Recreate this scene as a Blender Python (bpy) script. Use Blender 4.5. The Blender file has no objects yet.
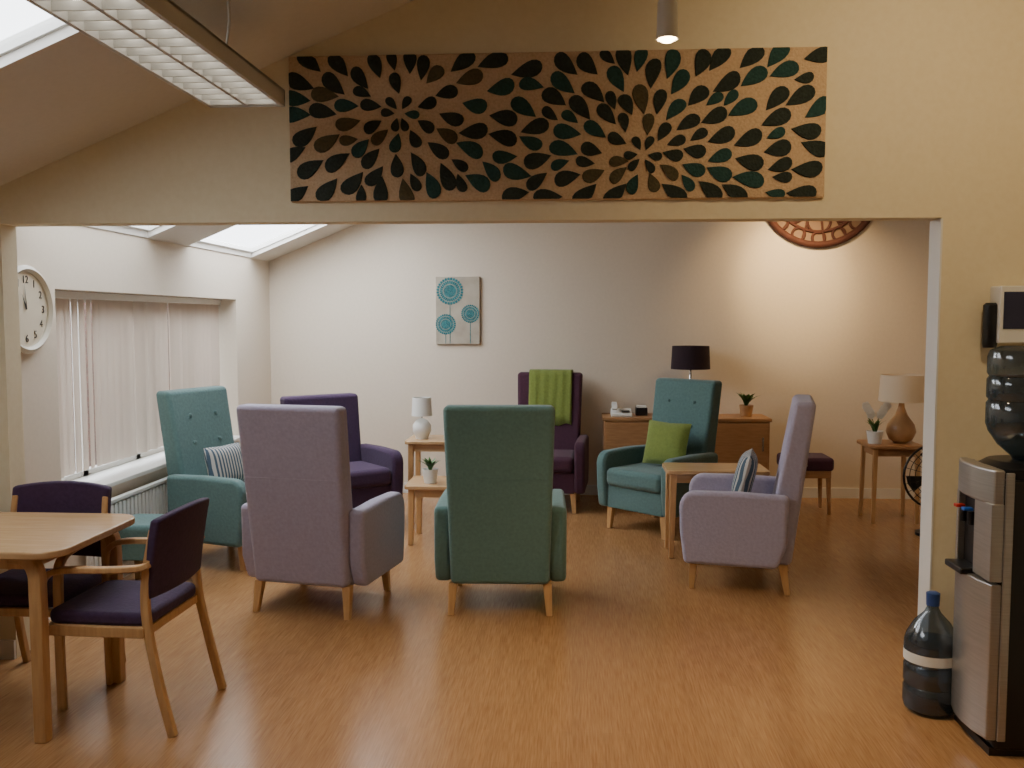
import bpy, bmesh, math, random
from mathutils import Vector, Matrix
random.seed(7)
R=math.radians
S=bpy.context.scene
def c(r,g,b):
    f=lambda v:(v/255/12.92) if v/255<=0.04045 else ((v/255+0.055)/1.055)**2.4
    return (f(r),f(g),f(b),1)
# ---------------------------------------------------------------- materials
def base(name,col,rough=.6,metal=0,**kw):
    m=bpy.data.materials.new(name); m.use_nodes=True
    b=m.node_tree.nodes['Principled BSDF']
    b.inputs['Base Color'].default_value=col; b.inputs['Roughness'].default_value=rough; b.inputs['Metallic'].default_value=metal
    for k,v in kw.items(): b.inputs[k.replace('_',' ')].default_value=v
    return m
def noisy(name,c1,c2,scale=(8,8,8),rough=.6,bump=0.1,nscale=5,detail=4,**kw):
    m=base(name,c1,rough,**kw); nt=m.node_tree; b=nt.nodes['Principled BSDF']
    tc=nt.nodes.new('ShaderNodeTexCoord'); mp=nt.nodes.new('ShaderNodeMapping'); mp.inputs['Scale'].default_value=scale
    n=nt.nodes.new('ShaderNodeTexNoise'); n.inputs['Scale'].default_value=nscale; n.inputs['Detail'].default_value=detail
    r=nt.nodes.new('ShaderNodeValToRGB'); r.color_ramp.elements[0].color=c1; r.color_ramp.elements[1].color=c2
    r.color_ramp.elements[0].position=.3; r.color_ramp.elements[1].position=.7
    nt.links.new(tc.outputs['Object'],mp.inputs[0]); nt.links.new(mp.outputs[0],n.inputs['Vector'])
    nt.links.new(n.outputs['Fac'],r.inputs[0]); nt.links.new(r.outputs[0],b.inputs['Base Color'])
    if bump:
        bp=nt.nodes.new('ShaderNodeBump'); bp.inputs['Strength'].default_value=bump; bp.inputs['Distance'].default_value=.01
        nt.links.new(n.outputs['Fac'],bp.inputs['Height']); nt.links.new(bp.outputs[0],b.inputs['Normal'])
    return m
def fabric(name,col,f=.86,sh=.2):
    c2=tuple(x*f for x in col[:3])+(1,)
    return noisy(name,c2,col,(1,1,1),.92,.25,60,6,Sheen_Weight=sh)
def emis(name,col,st):
    m=base(name,col,.5); b=m.node_tree.nodes['Principled BSDF']
    b.inputs['Emission Color'].default_value=col; b.inputs['Emission Strength'].default_value=st
    return m
def stripes(name,c1,c2,scale=14,axis='X'):
    m=base(name,c1,.9); nt=m.node_tree; b=nt.nodes['Principled BSDF']
    tc=nt.nodes.new('ShaderNodeTexCoord'); w=nt.nodes.new('ShaderNodeTexWave'); w.bands_direction=axis
    w.inputs['Scale'].default_value=scale; r=nt.nodes.new('ShaderNodeValToRGB'); r.color_ramp.interpolation='CONSTANT'
    r.color_ramp.elements[0].color=c1; r.color_ramp.elements[1].color=c2; r.color_ramp.elements[1].position=.5
    nt.links.new(tc.outputs['Object'],w.inputs['Vector']); nt.links.new(w.outputs['Fac'],r.inputs[0]); nt.links.new(r.outputs[0],b.inputs['Base Color'])
    return m
M={}
M['wall']=noisy('wall_paint',c(224,212,180),c(228,217,187),(1,1,1),.8,.04,40)
M['wallfar']=noisy('far_wall_paint',c(214,202,184),c(218,206,188),(1,1,1),.8,.04,40)
M['ceil']=noisy('ceiling_paint',c(214,210,202),c(218,214,206),(1,1,1),.85,.03,40)
M['white']=base('white_gloss',c(225,225,220),.4)
M['mauve']=fabric('mauve_fabric',c(170,163,184))
M['teal']=fabric('teal_fabric',c(90,122,120),.8)
M['dteal']=fabric('deep_teal_fabric',c(98,132,126),.84)
M['purple']=fabric('purple_fabric',c(64,42,74),.75,.08)
M['dpurple']=fabric('plum_fabric',c(72,36,56),.75,.08)
M['beech']=noisy('beech_wood',c(184,140,90),c(206,164,112),(12,12,1.2),.4,.03,4)
M['beechh']=noisy('beech_wood_top',c(188,150,106),c(202,166,122),(1.5,14,14),.26,.02,4)
M['oak']=noisy('oak_veneer',c(158,114,74),c(176,132,90),(2,14,14),.4,.02,4)
M['green']=fabric('lime_fabric',c(122,138,62),.8)
M['stripe']=stripes('striped_fabric',c(70,90,106),c(186,184,178),12,'X')
M['black']=base('black_plastic',c(22,22,25),.35)
M['silver']=noisy('brushed_silver',c(172,170,166),c(186,184,180),(1,1,30),.36,.02,6,metal=.8)
M['chrome']=base('chrome',c(200,200,200),.15,1)
M['cream']=base('cream_shade',c(225,208,182),.8)
M['ceramic']=noisy('ceramic_tan',c(170,128,88),c(190,150,104),(1,1,1),.3,.02,10)
M['leaf']=noisy('leaf',c(40,80,35),c(75,120,55),(1,1,1),.5,.1,20)
M['soil']=noisy('soil',c(50,35,25),c(70,50,35),(1,1,1),.95,.4,60)
def floor_mat():
    m=base('wood_floor',c(170,118,66),.25); nt=m.node_tree; b=nt.nodes['Principled BSDF']
    tc=nt.nodes.new('ShaderNodeTexCoord')
    def nz(sc,ns,det):
        mp=nt.nodes.new('ShaderNodeMapping'); mp.inputs['Scale'].default_value=sc
        n=nt.nodes.new('ShaderNodeTexNoise'); n.inputs['Scale'].default_value=ns; n.inputs['Detail'].default_value=det
        nt.links.new(tc.outputs['Object'],mp.inputs[0]); nt.links.new(mp.outputs[0],n.inputs['Vector']); return n
    n1=nz((90,4.0,1),1.8,6)
    r=nt.nodes.new('ShaderNodeValToRGB'); e=r.color_ramp.elements
    e[0].color=c(156,112,70); e[1].color=c(184,140,94); e[0].position=.28; e[1].position=.72
    nt.links.new(n1.outputs['Fac'],r.inputs[0])
    mp=nt.nodes.new('ShaderNodeMapping'); mp.inputs['Rotation'].default_value=(0,0,R(90))
    br=nt.nodes.new('ShaderNodeTexBrick'); br.inputs['Scale'].default_value=1; br.inputs['Brick Width'].default_value=.5; br.inputs['Row Height'].default_value=.04
    br.inputs['Mortar Size'].default_value=.0006; br.inputs['Color1'].default_value=(.86,.86,.86,1); br.inputs['Color2'].default_value=(1,1,1,1); br.inputs['Mortar'].default_value=(.8,.78,.76,1)
    nt.links.new(tc.outputs['Object'],mp.inputs[0]); nt.links.new(mp.outputs[0],br.inputs['Vector'])
    mx=nt.nodes.new('ShaderNodeMix'); mx.data_type='RGBA'; mx.blend_type='MULTIPLY'; mx.inputs['Factor'].default_value=.75
    nt.links.new(r.outputs[0],mx.inputs['A']); nt.links.new(br.outputs['Color'],mx.inputs['B']); nt.links.new(mx.outputs['Result'],b.inputs['Base Color'])
    bp=nt.nodes.new('ShaderNodeBump'); bp.inputs['Strength'].default_value=.03; bp.inputs['Distance'].default_value=.002
    nt.links.new(n1.outputs['Fac'],bp.inputs['Height']); nt.links.new(bp.outputs[0],b.inputs['Normal'])
    return m
M['floor']=floor_mat()
def brick_mat():
    m=base('garden_brick',c(130,70,50),.9); nt=m.node_tree; b=nt.nodes['Principled BSDF']
    tc=nt.nodes.new('ShaderNodeTexCoord')
    sp=nt.nodes.new('ShaderNodeSeparateXYZ'); cb=nt.nodes.new('ShaderNodeCombineXYZ')
    br=nt.nodes.new('ShaderNodeTexBrick'); br.inputs['Scale'].default_value=1; br.inputs['Brick Width'].default_value=.225; br.inputs['Row Height'].default_value=.075; br.inputs['Mortar Size'].default_value=.006
    br.inputs['Color1'].default_value=c(88,54,42); br.inputs['Color2'].default_value=c(68,42,34); br.inputs['Mortar'].default_value=c(88,80,70)
    nt.links.new(tc.outputs['Object'],sp.inputs[0]); nt.links.new(sp.outputs['Y'],cb.inputs['X']); nt.links.new(sp.outputs['Z'],cb.inputs['Y'])
    nt.links.new(cb.outputs[0],br.inputs['Vector']); nt.links.new(br.outputs['Color'],b.inputs['Base Color']); return m
M['brick']=brick_mat()
M['paving']=noisy('paving',c(80,76,68),c(100,96,86),(1,1,1),.9,.2,8)
def glass_mat(name,tint=(1,1,1,1),gl=.06,dif=0,dc=(1,1,1,1)):
    m=bpy.data.materials.new(name); m.use_nodes=True; nt=m.node_tree; nt.nodes.clear()
    o=nt.nodes.new('ShaderNodeOutputMaterial'); t=nt.nodes.new('ShaderNodeBsdfTransparent'); t.inputs[0].default_value=tint
    g=nt.nodes.new('ShaderNodeBsdfGlossy'); g.inputs['Roughness'].default_value=.08
    x=nt.nodes.new('ShaderNodeMixShader'); x.inputs[0].default_value=gl
    d=nt.nodes.new('ShaderNodeBsdfDiffuse'); d.inputs[0].default_value=dc
    y=nt.nodes.new('ShaderNodeMixShader'); y.inputs[0].default_value=dif
    nt.links.new(t.outputs[0],x.inputs[1]); nt.links.new(g.outputs[0],x.inputs[2])
    nt.links.new(x.outputs[0],y.inputs[1]); nt.links.new(d.outputs[0],y.inputs[2]); nt.links.new(y.outputs[0],o.inputs[0]); return m
M['pane']=glass_mat('window_glass')
M['bottle']=glass_mat('bottle_plastic',c(180,194,206),.12,.18,c(88,104,120))
M['water']=glass_mat('water_tint',c(188,200,212),.03,.06,c(74,92,110))
def blind_mat():
    m=bpy.data.materials.new('blind_fabric'); m.use_nodes=True; nt=m.node_tree; nt.nodes.clear()
    o=nt.nodes.new('ShaderNodeOutputMaterial'); d=nt.nodes.new('ShaderNodeBsdfDiffuse'); t=nt.nodes.new('ShaderNodeBsdfTranslucent')
    d.inputs[0].default_value=c(214,202,188); t.inputs[0].default_value=c(210,192,176)
    n=nt.nodes.new('ShaderNodeTexNoise'); n.inputs['Scale'].default_value=6
    x=nt.nodes.new('ShaderNodeMixShader'); mr=nt.nodes.new('ShaderNodeMapRange'); mr.inputs['To Min'].default_value=.20; mr.inputs['To Max'].default_value=.28
    nt.links.new(n.outputs['Fac'],mr.inputs['Value']); nt.links.new(mr.outputs[0],x.inputs[0])
    nt.links.new(d.outputs[0],x.inputs[1]); nt.links.new(t.outputs[0],x.inputs[2]); nt.links.new(x.outputs[0],o.inputs[0]); return m
M['blind']=blind_mat()
# ---------------------------------------------------------------- mesh helpers
def finish(me,name,mat,parent,loc,rot,bevel,seg,smooth):
    o=bpy.data.objects.new(name,me); S.collection.objects.link(o)
    for m in (mat if isinstance(mat,(list,tuple)) else [mat]): me.materials.append(M[m] if isinstance(m,str) else m)
    o.location=loc; o.rotation_euler=rot
    if parent: o.parent=parent
    if smooth or bevel:
        for p in me.polygons: p.use_smooth=True
    if bevel:
        b=o.modifiers.new('bevel','BEVEL'); b.width=bevel; b.segments=seg; b.limit_method='ANGLE'; b.angle_limit=R(35); b.harden_normals=True
    return o
def mesh(name,vs,fs,mat,parent=None,loc=(0,0,0),rot=(0,0,0),bevel=0,seg=3,smooth=False,fix=True):
    me=bpy.data.meshes.new(name); me.from_pydata([tuple(v) for v in vs],[],fs)
    if fix:
        bm=bmesh.new(); bm.from_mesh(me); bmesh.ops.recalc_face_normals(bm,faces=bm.faces); bm.to_mesh(me); bm.free()
    return finish(me,name,mat,parent,loc,rot,bevel,seg,smooth)
def boxdata(x0,x1,y0,y1,z0,z1,k=0):
    vs=[(x,y,z) for z in(z0,z1) for y in(y0,y1) for x in(x0,x1)]
    fs=[[0,2,3,1],[4,5,7,6],[0,1,5,4],[2,6,7,3],[0,4,6,2],[1,3,7,5]]
    return vs,[[i+k for i in f] for f in fs]
def boxes(name,bl,mat,parent=None,bevel=0,seg=3,loc=(0,0,0),rot=(0,0,0)):
    V=[];F=[]
    for b in bl:
        v,f=boxdata(*b,k=len(V)); V+=v; F+=f
    return mesh(name,V,F,mat,parent,loc,rot,bevel,seg,fix=False)
def box(name,ce,sz,mat,parent=None,bevel=0,seg=3,rot=(0,0,0)):
    h=[s/2 for s in sz]
    return boxes(name,[(-h[0],h[0],-h[1],h[1],-h[2],h[2])],mat,parent,bevel,seg,ce,rot)
def prism(name,prof,a,b,axis,mat,parent=None,bevel=0,seg=3,loc=(0,0,0),rot=(0,0,0),smooth=False):
    def P(u,v,w): return {'x':(w,u,v),'y':(u,w,v),'z':(u,v,w)}[axis]
    n=len(prof); V=[P(u,v,a) for u,v in prof]+[P(u,v,b) for u,v in prof]
    F=[list(range(n)),list(range(n,2*n))]+[[i,(i+1)%n,n+(i+1)%n,n+i] for i in range(n)]
    return mesh(name,V,F,mat,parent,loc,rot,bevel,seg,smooth)
def rrect(w,d,r,n=6):
    pts=[]
    for cx,cy,a0 in((w/2-r,d/2-r,0),(-w/2+r,d/2-r,90),(-w/2+r,-d/2+r,180),(w/2-r,-d/2+r,270)):
        for i in range(n+1):
            a=R(a0+90*i/n); pts.append((cx+r*math.cos(a),cy+r*math.sin(a)))
    return pts
def lathe(name,prof,mat,parent=None,loc=(0,0,0),rot=(0,0,0),n=32,smooth=True,cap=True):
    V=[];F=[]
    for r,z in prof:
        for i in range(n):
            a=2*math.pi*i/n; V.append((r*math.cos(a),r*math.sin(a),z))
    for k in range(len(prof)-1):
        for i in range(n): F.append([k*n+i,k*n+(i+1)%n,(k+1)*n+(i+1)%n,(k+1)*n+i])
    if cap: F.append(list(range(n))[::-1]); F.append([(len(prof)-1)*n+i for i in range(n)])
    o=mesh(name,V,F,mat,parent,loc,rot,smooth=smooth)
    if smooth:
        e=o.modifiers.new('es','EDGE_SPLIT'); e.split_angle=R(40)
    return o
def sweep(name,pts,w,h,mat,parent=None,side=(1,0,0),bevel=.006,res=0):
    pts=[Vector(p) for p in pts]
    if res:
        q=[]
        for i in range(len(pts)-1):
            p0=pts[max(i-1,0)];p1=pts[i];p2=pts[i+1];p3=pts[min(i+2,len(pts)-1)]
            for k in range(res):
                t=k/res; q.append(.5*((2*p1)+(p2-p0)*t+(2*p0-5*p1+4*p2-p3)*t*t+(3*p1-p0-3*p2+p3)*t**3))
        pts=q+[pts[-1]]
    s=Vector(side).normalized(); V=[];F=[]
    for i,p in enumerate(pts):
        t=(pts[min(i+1,len(pts)-1)]-pts[max(i-1,0)]).normalized(); n=t.cross(s).normalized()
        for a,b in((-1,-1),(1,-1),(1,1),(-1,1)): V.append(p+s*a*w/2+n*b*h/2)
    for i in range(len(pts)-1):
        for k in range(4): F.append([i*4+k,i*4+(k+1)%4,i*4+4+(k+1)%4,i*4+4+k])
    F.append([0,1,2,3]); e=(len(pts)-1)*4; F.append([e,e+1,e+2,e+3])
    return mesh(name,V,F,mat,parent,bevel=bevel,seg=2)
def tube(name,pts,r,mat,parent=None,cyc=False,loc=(0,0,0),rot=(0,0,0)):
    cu=bpy.data.curves.new(name,'CURVE'); cu.dimensions='3D'; cu.bevel_depth=r; cu.bevel_resolution=2
    sp=cu.splines.new('POLY'); sp.points.add(len(pts)-1)
    for i,p in enumerate(pts): sp.points[i].co=(*p,1)
    sp.use_cyclic_u=cyc; o=bpy.data.objects.new(name,cu); S.collection.objects.link(o)
    cu.materials.append(M[mat] if isinstance(mat,str) else mat); o.parent=parent; o.location=loc; o.rotation_euler=rot; return o
def group(name,loc,rz=0):
    e=bpy.data.objects.new(name,None); e.empty_display_size=.1; S.collection.objects.link(e); e.location=loc; e.rotation_euler=(0,0,R(rz)); return e
def leg(name,x,y,h,mat,parent,t=.05,b=.032,dx=.02,dy=.02):
    sx=1 if x>0 else -1; sy=1 if y>0 else -1; V=[]
    for z,s,ox,oy in((0,b,dx*sx,dy*sy),(h,t,0,0)):
        for a,q in((-1,-1),(1,-1),(1,1),(-1,1)): V.append((x+ox+a*s/2,y+oy+q*s/2,z))
    return mesh(name,V,[[0,1,2,3],[4,5,6,7],[0,1,5,4],[1,2,6,5],[2,3,7,6],[3,0,4,7]],mat,parent,bevel=.004,seg=2)
# ---------------------------------------------------------------- room
XL=-2.8; YB=8.4; YP=4.11; EZ=2.13; SL=.41
def cz(x): return EZ+SL*(x-XL)
boxes('floor',[(-3.2,4.0,-2.2,8.7,-.1,0)],'floor')
holes=[(-2.5,-1.68,1.7,3.14),(-2.79,-1.6,4.5,5.95),(-2.79,-1.6,6.60,7.90)]
XR=.3; TH=.05
xs=sorted({-3.1,XR,*[h[0] for h in holes],*[h[1] for h in holes]}); ys=sorted({-2.2,8.7,*[h[2] for h in holes],*[h[3] for h in holes]})
V=[];F=[]
for i in range(len(xs)-1):
    for j in range(len(ys)-1):
        mx=(xs[i]+xs[i+1])/2; my=(ys[j]+ys[j+1])/2
        if any(h[0]<mx<h[1] and h[2]<my<h[3] for h in holes): continue
        k=len(V)
        for dz in(0,TH):
            for y in(ys[j],ys[j+1]):
                for x in(xs[i],xs[i+1]): V.append((x,y,cz(x)+dz))
        F+=[[q+k for q in f] for f in boxdata(0,1,0,1,0,1)[1]]
k=len(V); v,f=boxdata(XR,4.0,-2.2,8.7,cz(XR),cz(XR)+TH,k); V+=v; F+=f
mesh('ceiling',V,F,'ceil',fix=False)
tilt=math.atan(SL)
for n,h in enumerate(holes):
    cx=(h[0]+h[1])/2; cy=(h[2]+h[3])/2; w=(h[1]-h[0])/math.cos(tilt); d=h[3]-h[2]
    g=group(f'window_{n+2}',(cx,cy,cz(cx)+TH+.01)); g.rotation_euler=(0,-tilt,0)
    boxes('skylight_frame',[(-w/2,-w/2+.015,-d/2,d/2,-.02,.02),(w/2-.015,w/2,-d/2,d/2,-.02,.02),(-w/2,w/2,-d/2,-d/2+.015,-.02,.02),(-w/2,w/2,d/2-.015,d/2,-.02,.02)],'white',g)
    boxes('skylight_pane',[(-w/2+.015,w/2-.015,-d/2+.015,d/2-.015,.0,.006)],'pane',g)
ny0,ny1,wz0,wz1=4.85,7.55,.6,1.765
boxes('wall_left',[(-3.1,XL,-2.2,ny0,0,EZ),(-3.1,XL,ny1,8.7,0,EZ),(-3.1,XL,ny0,ny1,0,wz0),(-3.1,XL,ny0,ny1,wz1,EZ)],'wallfar')
top=lambda x: cz(x)+.03
prism('wall_back',[(-3.1,0),(4,0),(4,top(XR)),(XR,top(XR)),(-3.1,top(-3.1))],YB,YB+.2,'y','wallfar')
prism('wall_partition',[(XL,0),(-2.62,0),(-2.62,2.035),(1.57,2.035),(1.57,0),(3.8,0),(3.8,top(XR)),(XR,top(XR)),(XL,top(XL))],YP,YP+.12,'y','wall')
boxes('wall_right',[(3.6,3.8,YP+.12,8.4,0,3.42)],'wallfar')
boxes('wall_right_near',[(2.0,2.2,-2.2,YP,0,3.42)],'wall')
prism('wall_rear',[(-3.1,0),(2.2,0),(2.2,top(XR)),(XR,top(XR)),(-3.1,top(-3.1))],-2.3,-2.1,'y','wall')
boxes('wall_exterior',[(-5.6,-5.4,1.0,16.0,-.1,1.9)],'brick')
boxes('ground',[(-12,-3.2,-4,18,-.2,-.1)],'paving')
boxes('baseboard_back',[(XL,3.6,YB-.018,YB,0,.09)],'white')
boxes('baseboard_left',[(XL,XL+.018,YP+.12,YB-.02,0,.09)],'white')
boxes('baseboard_partition',[(XL,-2.622,YP-.016,YP,0,.09),(1.572,2.0,YP-.016,YP,0,.09)],'white')
boxes('trim_1',[(1.566,1.574,YP-.004,YP+.124,0,2.03)],'white')
g=group('window_1',(0,0,0))
fr=[]
for z0,z1 in((wz0,wz0+.06),(wz1-.06,wz1)): fr.append((-3.08,-3.03,ny0,ny1,z0,z1))
for y in(ny0,5.5,6.2,6.9,ny1-.06): fr.append((-3.08,-3.03,y,y+.06,wz0,wz1))
boxes('frame',fr,'white',g); boxes('pane',[(-3.06,-3.054,ny0,ny1,wz0,wz1)],'pane',g)
boxes('trim_2',[(-3.03,XL+.05,ny0,ny1,wz0,wz0+.028)],'white',bevel=.006)
g=group('vertical_blind',(0,0,0))
boxes('headrail',[(-2.97,-2.92,ny0+.02,ny1-.02,wz1-.045,wz1-.003)],'white',g,bevel=.004)
y=ny0+.05; k=0
while y<ny1-.05:
    a=R(16+random.uniform(-12,16)); d=.045
    if 4<=k<=8: a=R(-8+random.uniform(-6,6))
    if k in(14,21): a=R(-20)
    vs=[];n=4
    for q in range(n+1):
        t=-1+2*q/n; bx=-2.945+d*t*math.sin(a)+.006*(1-t*t)*math.cos(a); by=y+d*t*math.cos(a)-.006*(1-t*t)*math.sin(a)
        vs+=[(bx,by,.69),(bx,by,wz1-.045)]
    mesh('slat',vs,[[2*q,2*q+2,2*q+3,2*q+1] for q in range(n)],'blind',g,smooth=True)
    y+=.080; k+=1
g=group('radiator',(.025,0,0))
bl=[(-2.785,-2.775,5.0,7.2,.14,.52)]
yy=5.0
while yy<7.2: bl.append((-2.775,-2.755,yy,yy+.03,.16,.50)); yy+=.05
bl+=[(-2.79,-2.75,5.0,7.2,.51,.53),(-2.81,-2.78,5.2,5.23,.1,.3),(-2.81,-2.78,7.0,7.03,.1,.3)]
boxes('panel',bl,'white',g,bevel=.003,seg=1)
# ---------------------------------------------------------------- lounge chairs
def armchair(name,x,y,rz,fab,H=1.13,buttons=False,wide=1.0):
    g=group(name,(x,y,0),rz)
    def bk(z):
        t=(z-.18)/(1.13-.18); return -.30-.12*t, -.13-.17*max(0,min(1,t))
    V=[];F=[]; zs=[.17,.45,.8,H]
    for z in zs:
        r,f=bk(z); hw=(.262+.026*(z-.17)/(H-.17))*wide
        for px,py in((-hw,r),(hw,r),(hw,f),(-hw,f)): V.append((px,py,z))
    for i in range(len(zs)-1):
        for k in range(4): F.append([i*4+k,i*4+(k+1)%4,i*4+4+(k+1)%4,i*4+4+k])
    F+= [[0,1,2,3],[12,13,14,15]]
    mesh('back',V,F,fab,g,bevel=.03,seg=5)
    rs=bk(.76)[0]; hw=.275*wide
    tube('seam',[(-hw+.02,rs-.0005,.76),(hw-.02,rs-.0005,.76)],.003,fab,g)
    for s in(-1,1):
        prof=[(-.22,.165),(.31,.165),(.335,.35),(.34,.50)]
        for i in range(1,7):
            a=R(90*i/6); prof.append((.34-.09+.09*math.cos(a),.50+.095*math.sin(a)))
        prof+=[(.0,.60),(-.28,.59),(-.275,.3)]
        a,b=(.262*wide,.352*wide) if s>0 else (-.352*wide,-.262*wide)
        prism('arm',prof,a,b,'x',fab,g,bevel=.028,seg=4)
    boxes('seat_base',[(-.266*wide,.266*wide,-.22,.30,.165,.34)],fab,g,bevel=.012)
    boxes('seat_cushion',[(-.262*wide,.262*wide,-.16,.335,.335,.475)],fab,g,bevel=.045,seg=5)
    for lx in(-.25,.25):
        for ly in(-.25,.26): leg('leg',lx*wide,ly,.175,'beech',g,dx=.012,dy=.03 if ly<0 else .01)
    if buttons:
        for bx in(-.12,.12):
            for bz in(.78,.96):
                r,f=bk(bz); lathe('button',[(.001,-.008),(.014,-.004),(.014,.004),(.004,.01)],fab,g,loc=(bx,f+.002,bz),rot=(R(-90),0,0),n=12)
    return g
armchair('high_back_armchair',-1.41,5.10,-11,'mauve',wide=1.04,H=1.15)
armchair('high_back_armchair',-.40,5.18,2,'dteal',wide=1.02,H=1.15)
armchair('high_back_armchair',1.03,5.70,78,'mauve',wide=1.04)
armchair('high_back_armchair',.66,7.08,137,'teal',buttons=True)
armchair('high_back_armchair',-2.26,6.02,-110,'teal',buttons=True)
armchair('low_back_armchair',-1.80,6.97,-140,'purple',H=1.0,wide=1.1)
armchair('high_back_armchair',-.23,7.86,176,'dpurple')
def pillow(name,loc,rot,w,h,t,mat):
    V=[];F=[];n=14
    for s in(1,-1):
        for i in range(n+1):
            for j in range(n+1):
                u=-1+2*i/n; v=-1+2*j/n
                th=t/2*((1-u**4)*(1-v**4))**.6; k=1-.06*(abs(u)**2*(1-abs(v))**1+abs(v)**2*(1-abs(u)))
                V.append((u*w/2*k,s*th,v*h/2*k))
    o=(n+1)**2
    for s in(0,1):
        for i in range(n):
            for j in range(n):
                a=s*o+i*(n+1)+j; q=[a,a+1,a+n+2,a+n+1]; F.append(q if s else q[::-1])
    return mesh(name,V,F,mat,None,loc,rot,smooth=True)
def onchair(cx,cy,rz,lx,ly,lz,tilt=-18):
    a=R(rz); return (cx+lx*math.cos(a)-ly*math.sin(a),cy+lx*math.sin(a)+ly*math.cos(a),lz),(R(tilt*-1),0,a)
l,r=onchair(.66,7.08,137,-.05,-.02,.655,-14); pillow('green_throw_pillow',l,r,.40,.34,.12,'green')
l,r=onchair(-2.26,6.02,-110,.07,-.02,.63,-14); pillow('striped_throw_pillow',l,r,.34,.28,.12,'stripe')
l,r=onchair(1.03,5.70,78,.0,-.02,.64,-14); pillow('striped_throw_pillow',l,r,.36,.32,.12,'stripe')
g=group('throw_blanket',(-.23,7.86,0),176)
V=[];F=[];n=16
path=[(-.222,.68),(-.238,.78),(-.258,.9),(-.278,1.0),(-.294,1.10),(-.315,1.146),(-.365,1.152),(-.42,1.146),(-.438,1.10),(-.43,1.0),(-.42,.85)]
for i,(py,pz) in enumerate(path):
    for k in range(n+1):
        xx=-.20+.38*k/n; w=.006*math.sin(k*1.9+i*.3)
        V.append((xx,py+(w+.008)*(1 if py>-.36 else -1),pz+(.012*math.sin(k*.9) if i in(0,10) else 0)))
for i in range(len(path)-1):
    for k in range(n): a=i*(n+1)+k; F.append([a,a+1,a+n+2,a+n+1])
o=mesh('cloth',V,F,'green',g,smooth=True); so=o.modifiers.new('s','SOLIDIFY'); so.thickness=.008; so.offset=0
g=group('footstool',(-2.50,5.3,0),0)
boxes('cushion',[(-.2,.2,-.18,.18,.30,.41)],'teal',g,bevel=.035,seg=4); boxes('base',[(-.195,.195,-.175,.175,.2,.31)],'teal',g,bevel=.01)
for a in(-.16,.16):
    for b in(-.14,.14): leg('leg',a,b,.21,'beech',g)
g=group('upholstered_stool',(1.93,7.8,0),0)
boxes('cushion',[(-.20,.20,-.17,.17,.36,.47)],'dpurple',g,bevel=.03,seg=4); boxes('rail',[(-.18,.18,-.15,.15,.3,.365)],'oak',g,bevel=.004)
for a in(-.16,.16):
    for b in(-.13,.13): leg('leg',a,b,.32,'oak',g,t=.035,b=.025,dx=.01,dy=.01)
# ---------------------------------------------------------------- tables
def table(name,x,y,rz,w,d,h,mat='beechh',lt=.045,r=.04):
    g=group(name,(x,y,0),rz)
    prism('top',rrect(w,d,r),h-.028,h,'z',mat,g,bevel=.006)
    lx=w/2-.05; ly=d/2-.05
    boxes('apron',[(-lx,lx,-ly,-ly+.018,h-.09,h-.027),(-lx,lx,ly-.018,ly,h-.09,h-.027),(-lx,-lx+.018,-ly,ly,h-.09,h-.027),(lx-.018,lx,-ly,ly,h-.09,h-.027)],mat,g)
    for a in(-lx,lx):
        for b in(-ly,ly): leg('leg',a,b,h-.027,'beech',g,t=lt,b=lt*.75,dx=.008,dy=.008)
    return g
table('side_table',-1.15,7.55,0,.42,.44,.62)
table('low_side_table',-.96,6.60,0,.46,.44,.43)
table('coffee_table',.96,6.31,0,.68,.36,.60)
table('side_table',2.52,7.5,0,.42,.40,.62,'oak',lt=.035)
g=group('dining_table',(-2.33,3.58,0))
prism('top',rrect(.87,.70,.11,10),.712,.742,'z','beechh',g,bevel=.008)
boxes('apron',[(-.32,.30,-.28,-.26,.66,.713),(-.32,.30,.26,.28,.66,.713),(-.32,-.30,-.28,.28,.66,.713),(.28,.30,-.28,.28,.66,.713)],'beech',g)
for a in(-1,1):
    for b in(-1,1):
        sweep('leg',[(a*.325,b*.29,0),(a*.325,b*.29,.3),(a*.325,b*.29,.58),(a*.315,b*.285,.66),(a*.27,b*.27,.70),(a*.2,b*.26,.705)],.05,.05,'beech',g,side=(0,1,0),res=4)
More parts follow.
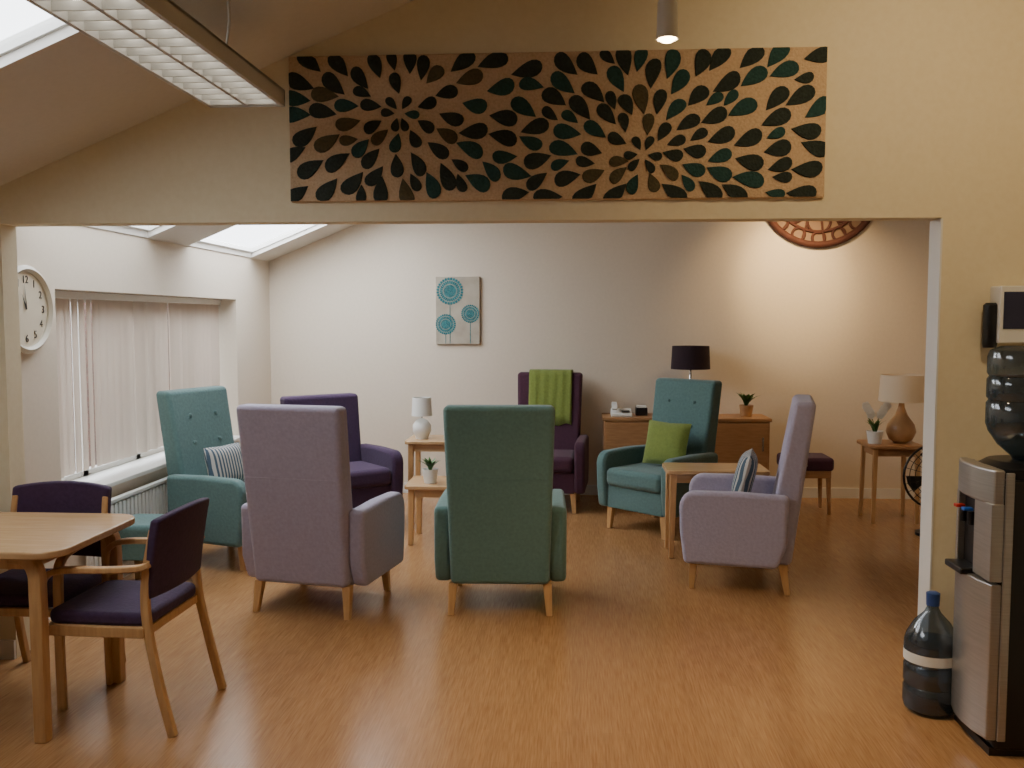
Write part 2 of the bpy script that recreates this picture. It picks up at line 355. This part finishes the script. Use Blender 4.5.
def dchair(x,y,rz):
    g=group('dining_chair',(x,y,0),rz)
    for s in(-1,1):
        X=s*.235
        sweep('front_leg_arm',[(X,.215,0),(X,.22,.3),(X,.215,.55),(X,.19,.615),(X,.12,.64),(X,-.05,.645),(X,-.18,.655),(X,-.225,.67)],.038,.024,'beech',g,res=4)
        sweep('rear_leg',[(X*.98,-.30,0),(X*.98,-.25,.2),(X*.95,-.205,.43),(X*.92,-.20,.6),(X*.9,-.235,.80)],.028,.034,'beech',g,res=4)
        boxes('side_rail',[(X-.012,X+.012,-.20,.215,.385,.425)],'beech',g,bevel=.003,seg=1)
    boxes('cross_rail',[(-.23,.23,.19,.212,.385,.42),(-.23,.23,-.205,-.185,.385,.42)],'beech',g,bevel=.003,seg=1)
    prism('seat',rrect(.45,.42,.05),.42,.475,'z','purple',g,bevel=.02,seg=4)
    V=[];F=[];n=12;m=6
    for side in(0,1):
        for i in range(n+1):
            for j in range(m+1):
                u=-1+2*i/n; z=.53+(.31+.02*(1-u*u))*j/m
                yy=-.20-.05*((z-.53)/.32)**1.3-.03*(1-u*u)+(.022 if side else -.018)
                V.append((u*.228,yy,z))
    o=(n+1)*(m+1)
    for s in(0,1):
        for i in range(n):
            for j in range(m):
                a=s*o+i*(m+1)+j; F.append([a,a+1,a+m+2,a+m+1])
    ring=[i*(m+1) for i in range(n+1)]+[n*(m+1)+j for j in range(1,m+1)]+[i*(m+1)+m for i in range(n-1,-1,-1)]+[j for j in range(m-1,0,-1)]
    for a,b in zip(ring,ring[1:]+ring[:1]): F.append([a,b,b+o,a+o])
    mesh('back_pad',V,F,'purple',g,bevel=.012,seg=3)
    return g
dchair(-1.82,3.60,88)
dchair(-2.32,3.78,180)
# ---------------------------------------------------------------- sideboard
g=group('sideboard',(.97,8.15,0))
boxes('carcass',[(-.70,.70,-.20,.20,.06,.73)],'oak',g,bevel=.003,seg=1)
boxes('top',[(-.715,.715,-.215,.205,.73,.757)],'oak',g,bevel=.004)
boxes('plinth',[(-.68,.68,-.17,.19,0,.06)],'oak',g)
for i in range(3):
    x0=-.69+i*.462; boxes('door',[(x0,x0+.452,-.216,-.20,.08,.715)],'oak',g,bevel=.003,seg=1)
    boxes('handle',[(x0+.40,x0+.412,-.235,-.216,.48,.60)],'chrome',g,bevel=.003)
def lamp(name,loc,basep,bm,r0,r1,z0,z1,sm):
    g=group(name,loc)
    lathe('lamp_base',basep,bm,g)
    lathe('stem',[(.006,basep[-1][1]-.005),(.006,z1-.03)],'chrome',g,n=10)
    lathe('shade',[(r0,z0),(r1,z1),(r1-.004,z1),(r0-.004,z0),(r0,z0)],sm,g,cap=False)
    boxes('spider',[(-r1+.003,r1-.003,-.002,.002,z1-.03,z1-.026),(-.002,.002,-r1+.003,r1-.003,z1-.03,z1-.026)],'chrome',g)
    lathe('bulb',[(.012,z1-.1),(.028,z1-.075),(.02,z1-.045),(.008,z1-.035)],'white',g,n=14)
M['plumshade']=fabric('plum_shade',c(42,26,36),.8,.03)
lamp('table_lamp',(1.02,8.15,.758),[(.07,0),(.07,.012),(.02,.02),(.02,.06),(.045,.10),(.045,.14),(.02,.18),(.02,.2),(.04,.24),(.04,.28),(.012,.32),(.01,.42)],'chrome',.17,.16,.41,.61,'plumshade')
lamp('table_lamp',(-1.24,7.5,.621),[(.05,0),(.055,.02),(.075,.06),(.075,.11),(.05,.15),(.012,.17)],'white',.085,.075,.19,.34,'white')
lamp('table_lamp',(2.60,7.5,.621),[(.05,0),(.09,.03),(.115,.09),(.10,.15),(.05,.22),(.025,.28),(.02,.32)],'ceramic',.175,.16,.33,.54,'cream')
def plant(name,loc,pr,ph,n,L,pot='white'):
    g=group(name,loc)
    lathe('pot',[(pr*.75,0),(pr,ph),(pr*.9,ph),(pr*.85,ph*.85)],pot,g,n=20)
    lathe('soil',[(pr*.85,ph*.82),(.002,ph*.86)],'soil',g,n=16,cap=False)
    for i in range(n):
        a=i*2.399; t=.35+.5*(i/n); Lx=L*random.uniform(.75,1.1); w=L*.13
        d=Vector((math.cos(a),math.sin(a),0)); s=Vector((-math.sin(a),math.cos(a),0)); V=[]
        for k in range(6):
            q=k/5; p=d*(Lx*t*q*q*1.1+.005)+Vector((0,0,ph*.85+Lx*q*(1-.35*q*t))); ww=w*math.sin(math.pi*(.15+.85*q))**.8
            V+= [p-s*ww,p+s*ww]
        mesh('leaf',V,[[2*k,2*k+1,2*k+3,2*k+2] for k in range(5)],'leaf',g,smooth=True,fix=False)
    return g
plant('potted_plant',(1.50,8.12,.758),.062,.10,22,.15,'ceramic')
plant('potted_plant',(-1.02,6.52,.431),.058,.10,18,.11)
g=plant('potted_orchid',(2.38,7.44,.621),.065,.10,7,.16)
for s in(-1,1):
    pts=[(s*.02*q+s*.06*q*q,0,.09+.24*q-.03*q*q) for q in[i/8 for i in range(9)]]
    tube('stem',pts,.003,'leaf',g)
    for q in range(4):
        px,py,pz=pts[5+q]
        for k in range(5):
            a=k*2*math.pi/5; lathe('petal',[(.001,-.002),(.018,0),(.001,.003)],'white',g,loc=(px+.018*math.cos(a),py-.012*(q%2+1),pz+.018*math.sin(a)),rot=(R(90),0,0),n=10)
g=group('telephone',(.42,8.1,.758))
prism('body',[(-.09,0),(.09,0),(.09,.06),(-.09,.025)],-.09,.09,'x','white',g,bevel=.006)
sweep('handset',[(-.06,-.07,.06),(-.06,-.055,.085),(-.06,.055,.105),(-.06,.075,.085)],.045,.028,'white',g)
boxes('keypad',[(0.0,.07,-.06,.0,.045,.052)],'black',g,bevel=.002,rot=(R(8),0,0))
g=group('desk_organiser',(.60,8.18,.758)); boxes('tray',[(-.05,.05,-.06,.06,0,.07)],'black',g,bevel=.004); boxes('papers',[(-.04,.04,-.05,.05,.06,.085)],'white',g)
g=group('drinking_glass',(-1.03,7.5,.621)); lathe('tumbler',[(.028,0),(.033,.09),(.031,.09),(.026,.006)],'white',g,n=20)
g=group('floor_fan',(2.67,6.98,0),0)
lathe('stand',[(.12,0),(.12,.02),(.02,.04),(.018,.24)],'black',g)
for rr in(.06,.11,.16,.2,.24):
    tube('guard_ring',[(rr*math.cos(a),-.06-.02*(1-rr/.24),.45+rr*math.sin(a)) for a in[2*math.pi*i/32 for i in range(32)]],.003 if rr<.24 else .009,'black',g,cyc=True)
lathe('motor',[(.05,-.05),(.06,0),(.05,.08)],'black',g,loc=(0,0,.45),rot=(R(90),0,0))
for k in range(4):
    a=k*math.pi/2+.3; ca,sa=math.cos(a),math.sin(a)
    mesh('blade',[(.03*ca,-.02,.45+.03*sa),(.19*ca-.07*sa,-.045,.45+.19*sa+.07*ca),(.21*ca,-.03,.45+.21*sa),(.2*ca+.05*sa,-.01,.45+.2*sa-.05*ca)],[[0,1,2,3]],'black',g)
for k in range(24):
    a=k*math.pi/12; tube('guard_wire',[(.04*math.cos(a),-.08,.45+.04*math.sin(a)),(.24*math.cos(a),-.06,.45+.24*math.sin(a))],.002,'black',g)
# ---------------------------------------------------------------- rug on wall
g=group('wall_rug',(0,0,0))
rx0,rx1,rz0,rz1=-1.26,1.07,2.12,2.755
M['rugbase']=noisy('rug_tan',c(194,164,130),c(212,184,150),(1,1,1),.95,.6,90)
M['rugd']=noisy('rug_black',c(32,40,36),c(48,58,52),(1,1,1),.95,.6,90)
M['rugt']=noisy('rug_teal',c(28,60,58),c(42,78,74),(1,1,1),.95,.6,90)
M['rugb']=noisy('rug_brown',c(70,64,44),c(90,82,58),(1,1,1),.95,.6,90)
boxes('pile',[(rx0,rx1,YP-.022,YP-.001,rz0,rz1)],'rugbase',g,bevel=.008)
C=[(-.766,2.50),(.295,2.31)]
placed=[];pet=[]
def circ(x,z,a,L,W):
    return [(x+math.cos(a)*L*q,z+math.sin(a)*L*q,W*f) for q,f in((.12,.10),(.38,.30),(.64,.45),(.86,.3))]
def tryp(x,z,a,L,W,gap=.010):
    cs=circ(x,z,a,L,W)
    mx,mz,_=cs[2]
    if not(rx0+.01<mx<rx1-.01 and rz0+.01<mz<rz1-.01): return False
    for (px,pz,pr) in placed:
        if abs(px-mx)>.24: continue
        for (qx,qz,qr) in cs:
            if (px-qx)**2+(pz-qz)**2<(pr+qr+gap)**2: return False
    placed.extend(cs); pet.append((x,z,a,L,W)); return True
for ci,(cx,cy) in enumerate(C):
    for k,(rr,n,L,W) in enumerate([(.022,6,.065,.040),(.085,10,.095,.056),(.175,15,.11,.064),(.28,19,.125,.072),(.395,24,.135,.076),(.515,29,.135,.076),(.635,35,.135,.076)]):
        for i in range(n):
            a=2*math.pi*(i+.5*(k%2))/n+random.uniform(-.06,.06)+ci
            x=cx+math.cos(a)*rr; z=cy+math.sin(a)*rr
            o=C[1-ci]; mx=x+math.cos(a)*L*.6; mz=z+math.sin(a)*L*.6
            if math.hypot(mx-o[0],mz-o[1])<math.hypot(mx-cx,mz-cy): continue
            tryp(x,z,a+random.uniform(-.3,.3),L*random.uniform(.88,1.05),W,.004)
for L,W,N in((.13,.074,2500),(.11,.062,3000),(.085,.050,3500)):
    for _ in range(N):
        x=random.uniform(rx0,rx1); z=random.uniform(rz0,rz1)
        ci=0 if math.hypot(x-C[0][0],z-C[0][1])<math.hypot(x-C[1][0],z-C[1][1]) else 1
        a=math.atan2(z-C[ci][1],x-C[ci][0])+random.uniform(-.5,.5)
        tryp(x,z,a,L,W,.006)
V=[];F=[];mi=[]
for (x,z,a,L,W) in pet:
    ci=0 if math.hypot(x-C[0][0],z-C[0][1])<math.hypot(x-C[1][0],z-C[1][1]) else 1
    dc=math.hypot(x-C[ci][0],z-C[ci][1])
    k=len(V); n=18; q=random.random(); m=0 if q<.68 else(1 if (q<.86 or dc>.3) else 2); ben=random.uniform(-.3,.3)
    for dy in(-.022,-.030):
        for i in range(n):
            t=2*math.pi*i/n; u=L/2*(1-math.cos(t)); v=W*.62*math.sin(t)*abs(math.sin(t/2))**1.1+ben*L*(u/L)*(1-u/L)*.8
            sh=1 if dy==-.022 else .95; u=L*.55+(u-L*.55)*sh; v*=sh
            px=x+u*math.cos(a)-v*math.sin(a); pz=z+u*math.sin(a)+v*math.cos(a)
            V.append((min(max(px,rx0+.004),rx1-.004),YP+dy,min(max(pz,rz0+.004),rz1-.004)))
    F.append([k+n+i for i in range(n)]); mi.append(m)
    for i in range(n): F.append([k+i,k+(i+1)%n,k+n+(i+1)%n,k+n+i]); mi.append(m)
o=mesh('petals',V,F,['rugd','rugt','rugb'],g,fix=False)
for p,m in zip(o.data.polygons,mi): p.material_index=m
# ---------------------------------------------------------------- picture
g=group('canvas_picture',(-1.05,YB,1.68))
M['canvas']=noisy('canvas_beige',c(160,150,134),c(184,176,160),(1,1,1),.9,.1,6)
M['pteal']=noisy('print_teal',c(24,92,100),c(60,136,142),(1,1,1),.9,.1,50)
boxes('canvas',[(-.2,.2,-.03,-.002,-.305,.305)],'canvas',g,bevel=.003)
for px,pz,r,rot in((-.07,.175,.125,0),(-.11,-.125,.095,.2),(.115,-.03,.085,.1)):
    V=[];F=[];n=28
    for r0,r1,off in((.0,.50,0),(.53,.77,.5),(.8,1.0,0)):
        for i in range(n):
            a0=2*math.pi*(i+.08+off)/n+rot;a1=2*math.pi*(i+.92+off)/n+rot;am=(a0+a1)/2;k=len(V)
            for a,rr in((a0,r*r0),(a0,r*(r1-.06)),(am,r*r1),(a1,r*(r1-.06)),(a1,r*r0)): V.append((px+rr*math.cos(a),-.0335,pz+rr*math.sin(a)))
            F.append([k,k+1,k+2,k+3,k+4])
    mesh('flower',V,F,'pteal',g,fix=False)
    boxes('stem',[(px-.003,px+.003,-.0325,-.031,-.30,pz-r*.9)],'pteal',g)
# mandala
g=group('round_fretwork_panel',(2.15,YB-.003,2.77))
M['mand']=noisy('terracotta_wood',c(66,34,26),c(82,42,32),(1,1,1),.8,.1,20)
M['mandb']=base('fretwork_backing',c(130,106,88),.85)
lathe('backing',[(.53,0),(.53,.012)],'mandb',g,rot=(R(90),0,0),n=64)
def ring(r,w,cx=0,cz_=0,n=48): tube('fret_ring',[(cx+r*math.cos(a),-.018,cz_+r*math.sin(a)) for a in[2*math.pi*i/n for i in range(n)]],w,'mand',g,cyc=True)
for r,w in((.515,.03),(.40,.014),(.26,.014),(.12,.016)): ring(r,w)
for k in range(16):
    a=2*math.pi*k/16; ring(.055,.012,.455*math.cos(a),.455*math.sin(a),20)
    if k%2==0: ring(.10,.012,.31*math.cos(a),.31*math.sin(a),24)
    tube('spoke',[(.12*math.cos(a),-.018,.12*math.sin(a)),(.52*math.cos(a+.1),-.018,.52*math.sin(a+.1))],.010,'mand',g)
# ---------------------------------------------------------------- clock
g=group('wall_clock',(XL,4.545,1.65)); g.rotation_euler=(0,0,R(90))
M['cface']=base('clock_face',c(222,212,190),.6); M['cframe']=base('clock_frame',c(205,198,182),.35)
lathe('frame',[(.20,0),(.222,.0),(.225,.03),(.205,.045),(.19,.03),(.19,.0)],'cframe',g,rot=(R(90),0,0),n=48,cap=False)
lathe('face',[(.001,.02),(.195,.02),(.195,.001)],'cface',g,rot=(R(90),0,0),n=48,cap=False)
for h in range(1,13):
    a=R(90-30*h); cu=bpy.data.curves.new('numeral','FONT'); cu.body=str(h); cu.size=.055; cu.align_x='CENTER'; cu.align_y='CENTER'; cu.extrude=.001
    cu.materials.append(M['black']); o=bpy.data.objects.new('numeral',cu); S.collection.objects.link(o); o.parent=g
    o.location=(.15*math.cos(a),-.022,.15*math.sin(a)); o.rotation_euler=(R(90),0,0)
for an,L,w in((R(90-335),.09,.016),(R(90-355),.135,.012)):
    d=(math.cos(an),math.sin(an)); n=(-d[1],d[0])
    mesh('hand',[(-n[0]*w/2,-.025,-n[1]*w/2),(n[0]*w/2,-.025,n[1]*w/2),(d[0]*L,-.025,d[1]*L)],[[0,1,2]],'black',g)
# ---------------------------------------------------------------- light fixture
g=group('linear_pendant_light',(-1.28,0,2.43))
y0,y1=.9,3.62
M['fix']=base('fixture_grey',c(190,188,182),.45); M['tubeL']=emis('lamp_tube',(1,.95,.85,1),5)
boxes('housing',[(-.15,-.135,y0,y1,0,.06),(.135,.15,y0,y1,0,.06),(-.15,.15,y1-.015,y1,0,.06),(-.15,.15,y0,y0+.015,0,.06),(-.15,.15,y0,y1,.054,.064)],'fix',g)
bl=[(-.007,.007,y0,y1,.003,.04)]; yy=y0+.05
while yy<y1-.03: bl.append((-.135,.135,yy,yy+.006,.003,.03)); yy+=.085
boxes('louvre',bl,'fix',g)
for x in(-.07,.07): boxes('tube',[(x-.016,x+.016,y0+.03,y1-.03,.038,.052)],'tubeL',g)
tube('suspension_wire',[(.05,3.30,.06),(.03,3.33,.16),(.06,3.28,.22),(.05,3.30,cz(-1.23)-2.43)],.005,'white',g)
tube('suspension_wire',[(-.05,1.4,.06),(-.05,1.4,cz(-1.33)-2.43)],.004,'white',g)
# spots
M['bulb']=emis('spot_bulb',(1,.75,.45,1),25)
def spot(p,t,energy,ang,zc,col=(1,.76,.46)):
    g=group('ceiling_spotlight',p); g.rotation_euler=(Vector(t)-Vector(p)).to_track_quat('-Z','Y').to_euler()
    lathe('can',[(.028,.14),(.035,.13),(.038,.02),(.042,0),(.036,0),(.03,.015)],'white',g,n=24,cap=False)
    lathe('can_back',[(.002,.142),(.028,.14)],'white',g,n=24,cap=False)
    lathe('bulb',[(.001,-.012),(.018,-.009),(.030,.0),(.031,.02)],'bulb',g,n=20,cap=False)
    up=g.rotation_euler.to_matrix().inverted()@Vector((0,0,zc-p[2]))
    tube('rod',[(0,0,.13),tuple(up)],.008,'white',g)
    ld=bpy.data.lights.new('spot','SPOT'); ld.energy=energy; ld.color=col; ld.spot_size=R(ang); ld.spot_blend=1; ld.shadow_soft_size=.05
    lo=bpy.data.objects.new('spot_lamp',ld); S.collection.objects.link(lo); lo.parent=g; lo.location=(0,0,-.03)
spot((.33,3.42,2.60),(.34,3.38,0),130,100,cz(XR))
spot((1.3,2.5,3.1),(1.55,4.11,2.2),60,110,cz(XR))
spot((1.93,7.55,2.80),(1.93,8.4,1.90),80,100,cz(XR),(1,.68,.34))
spot((1.70,7.1,2.95),(1.93,8.4,1.95),150,44,cz(XR),(1,.70,.34))  # added second fixture, narrow beam to tighten the warm glow on the back wall
spot((2.7,6.6,3.1),(2.8,8.0,1.0),50,80,cz(XR),(1,.68,.36))
# ---------------------------------------------------------------- water cooler
g=group('water_cooler',(1.68,3.56,0))
boxes('core',[(-.14,.17,-.165,.165,.02,1.02)],'black',g,bevel=.02,seg=3)
boxes('foot',[(-.15,.16,-.155,.155,0,.03)],'black',g)
pp=[(-.165,-.16),(-.185,-.08),(-.19,0),(-.185,.08),(-.165,.16),(-.13,.165),(-.13,-.165)]
prism('lower_panel',pp,.06,.64,'z','silver',g,bevel=.006)
prism('upper_panel',pp,.93,1.06,'z','silver',g,bevel=.01)
boxes('panel_cheek',[(-.175,-.13,-.165,-.02,.65,.935),(-.165,-.13,.145,.165,.65,.935)],'silver',g,bevel=.004)
boxes('side_trim',[(-.13,-.10,-.172,-.16,.06,1.05),(-.13,-.10,.16,.172,.06,1.05)],'silver',g,bevel=.004)
boxes('drip_tray',[(-.215,-.14,-.01,.14,.635,.66)],'black',g,bevel=.006)
for yy,cn in((.03,c(30,90,190)),(.10,c(180,40,30))):
    mm=base('tap_col',cn,.4); lathe('tap',[(.012,0),(.012,.05)],'black',g,loc=(-.165,yy,.82),n=12); box('tap_lever',(-.18,yy,.88),(.035,.03,.012),mm,g,bevel=.003)
lathe('top_collar',[(.15,1.02),(.15,1.055),(.12,1.075),(.10,1.075)],'black',g)
def bottle(g,z,inv):
    pr=[(.085,0),(.12,.015),(.128,.04),(.128,.10),(.120,.112),(.128,.124),(.128,.19),(.120,.202),(.128,.214),(.128,.29),(.118,.32),(.085,.37),(.04,.41),(.028,.43),(.028,.47)]
    if inv: pr=[(r,.47-zz) for r,zz in pr][::-1]
    lathe('bottle',pr,'bottle',g,loc=(0,0,z)); 
    ins=[(max(r-.006,.002),zz) for r,zz in pr if (zz<.30 if not inv else zz<.36)]
    if not inv: ins=[(r,zz+.004) for r,zz in ins]
    lathe('water',ins,'water',g,loc=(0,0,z))
b=group('bottle_assembly',(0,0,0)); b.parent=g
bottle(b,1.03,True)
g=group('water_bottle',(1.465,3.80,0)); g.scale=(.82,.82,1.0); bottle(g,0,False)
lathe('cap',[(.031,.44),(.033,.49),(.02,.495)],base('cap_blue',c(40,70,130),.4),g,n=20)
lathe('label',[(.1295,.215),(.1295,.255)],'white',g,cap=False)
g=group('cup_dispenser',(1.88,YP,1.5))
boxes('housing',[(-.10,.12,-.10,0,0,.24)],'white',g,bevel=.006)
boxes('label',[(-.085,.10,-.104,-.099,.06,.215)],base('label_navy',c(40,42,70),.5),g)
lathe('cup_tube',[(.026,-.02),(.03,0),(.03,.16),(.02,.17)],'black',g,loc=(-.115,-.05,0),n=20)
# ---------------------------------------------------------------- daylight
for n,(h,en) in enumerate(zip(holes,(4,14,50))):
    cx=(h[0]+h[1])/2; cy=(h[2]+h[3])/2
    ld=bpy.data.lights.new('skylight_daylight','AREA'); ld.shape='RECTANGLE'; ld.size=(h[1]-h[0])*1.15; ld.size_y=(h[3]-h[2])*1.05; ld.energy=en; ld.color=(.90,.94,1)
    lo=bpy.data.objects.new('skylight_daylight',ld); S.collection.objects.link(lo); lo.location=(cx-.05,cy,cz(cx)+.16); lo.rotation_euler=(0,-tilt,0)
w=bpy.data.worlds.new('world'); S.world=w; w.use_nodes=True; bg=w.node_tree.nodes['Background']; bg.inputs[0].default_value=(.91,.95,1,1); bg.inputs[1].default_value=6.2
# camera
cd=bpy.data.cameras.new('camera'); cd.lens=32.52; cd.sensor_width=36; co=bpy.data.objects.new('camera',cd); S.collection.objects.link(co)
co.location=(0,0,1.6); co.rotation_euler=(R(86),0,R(3.8)); S.camera=co
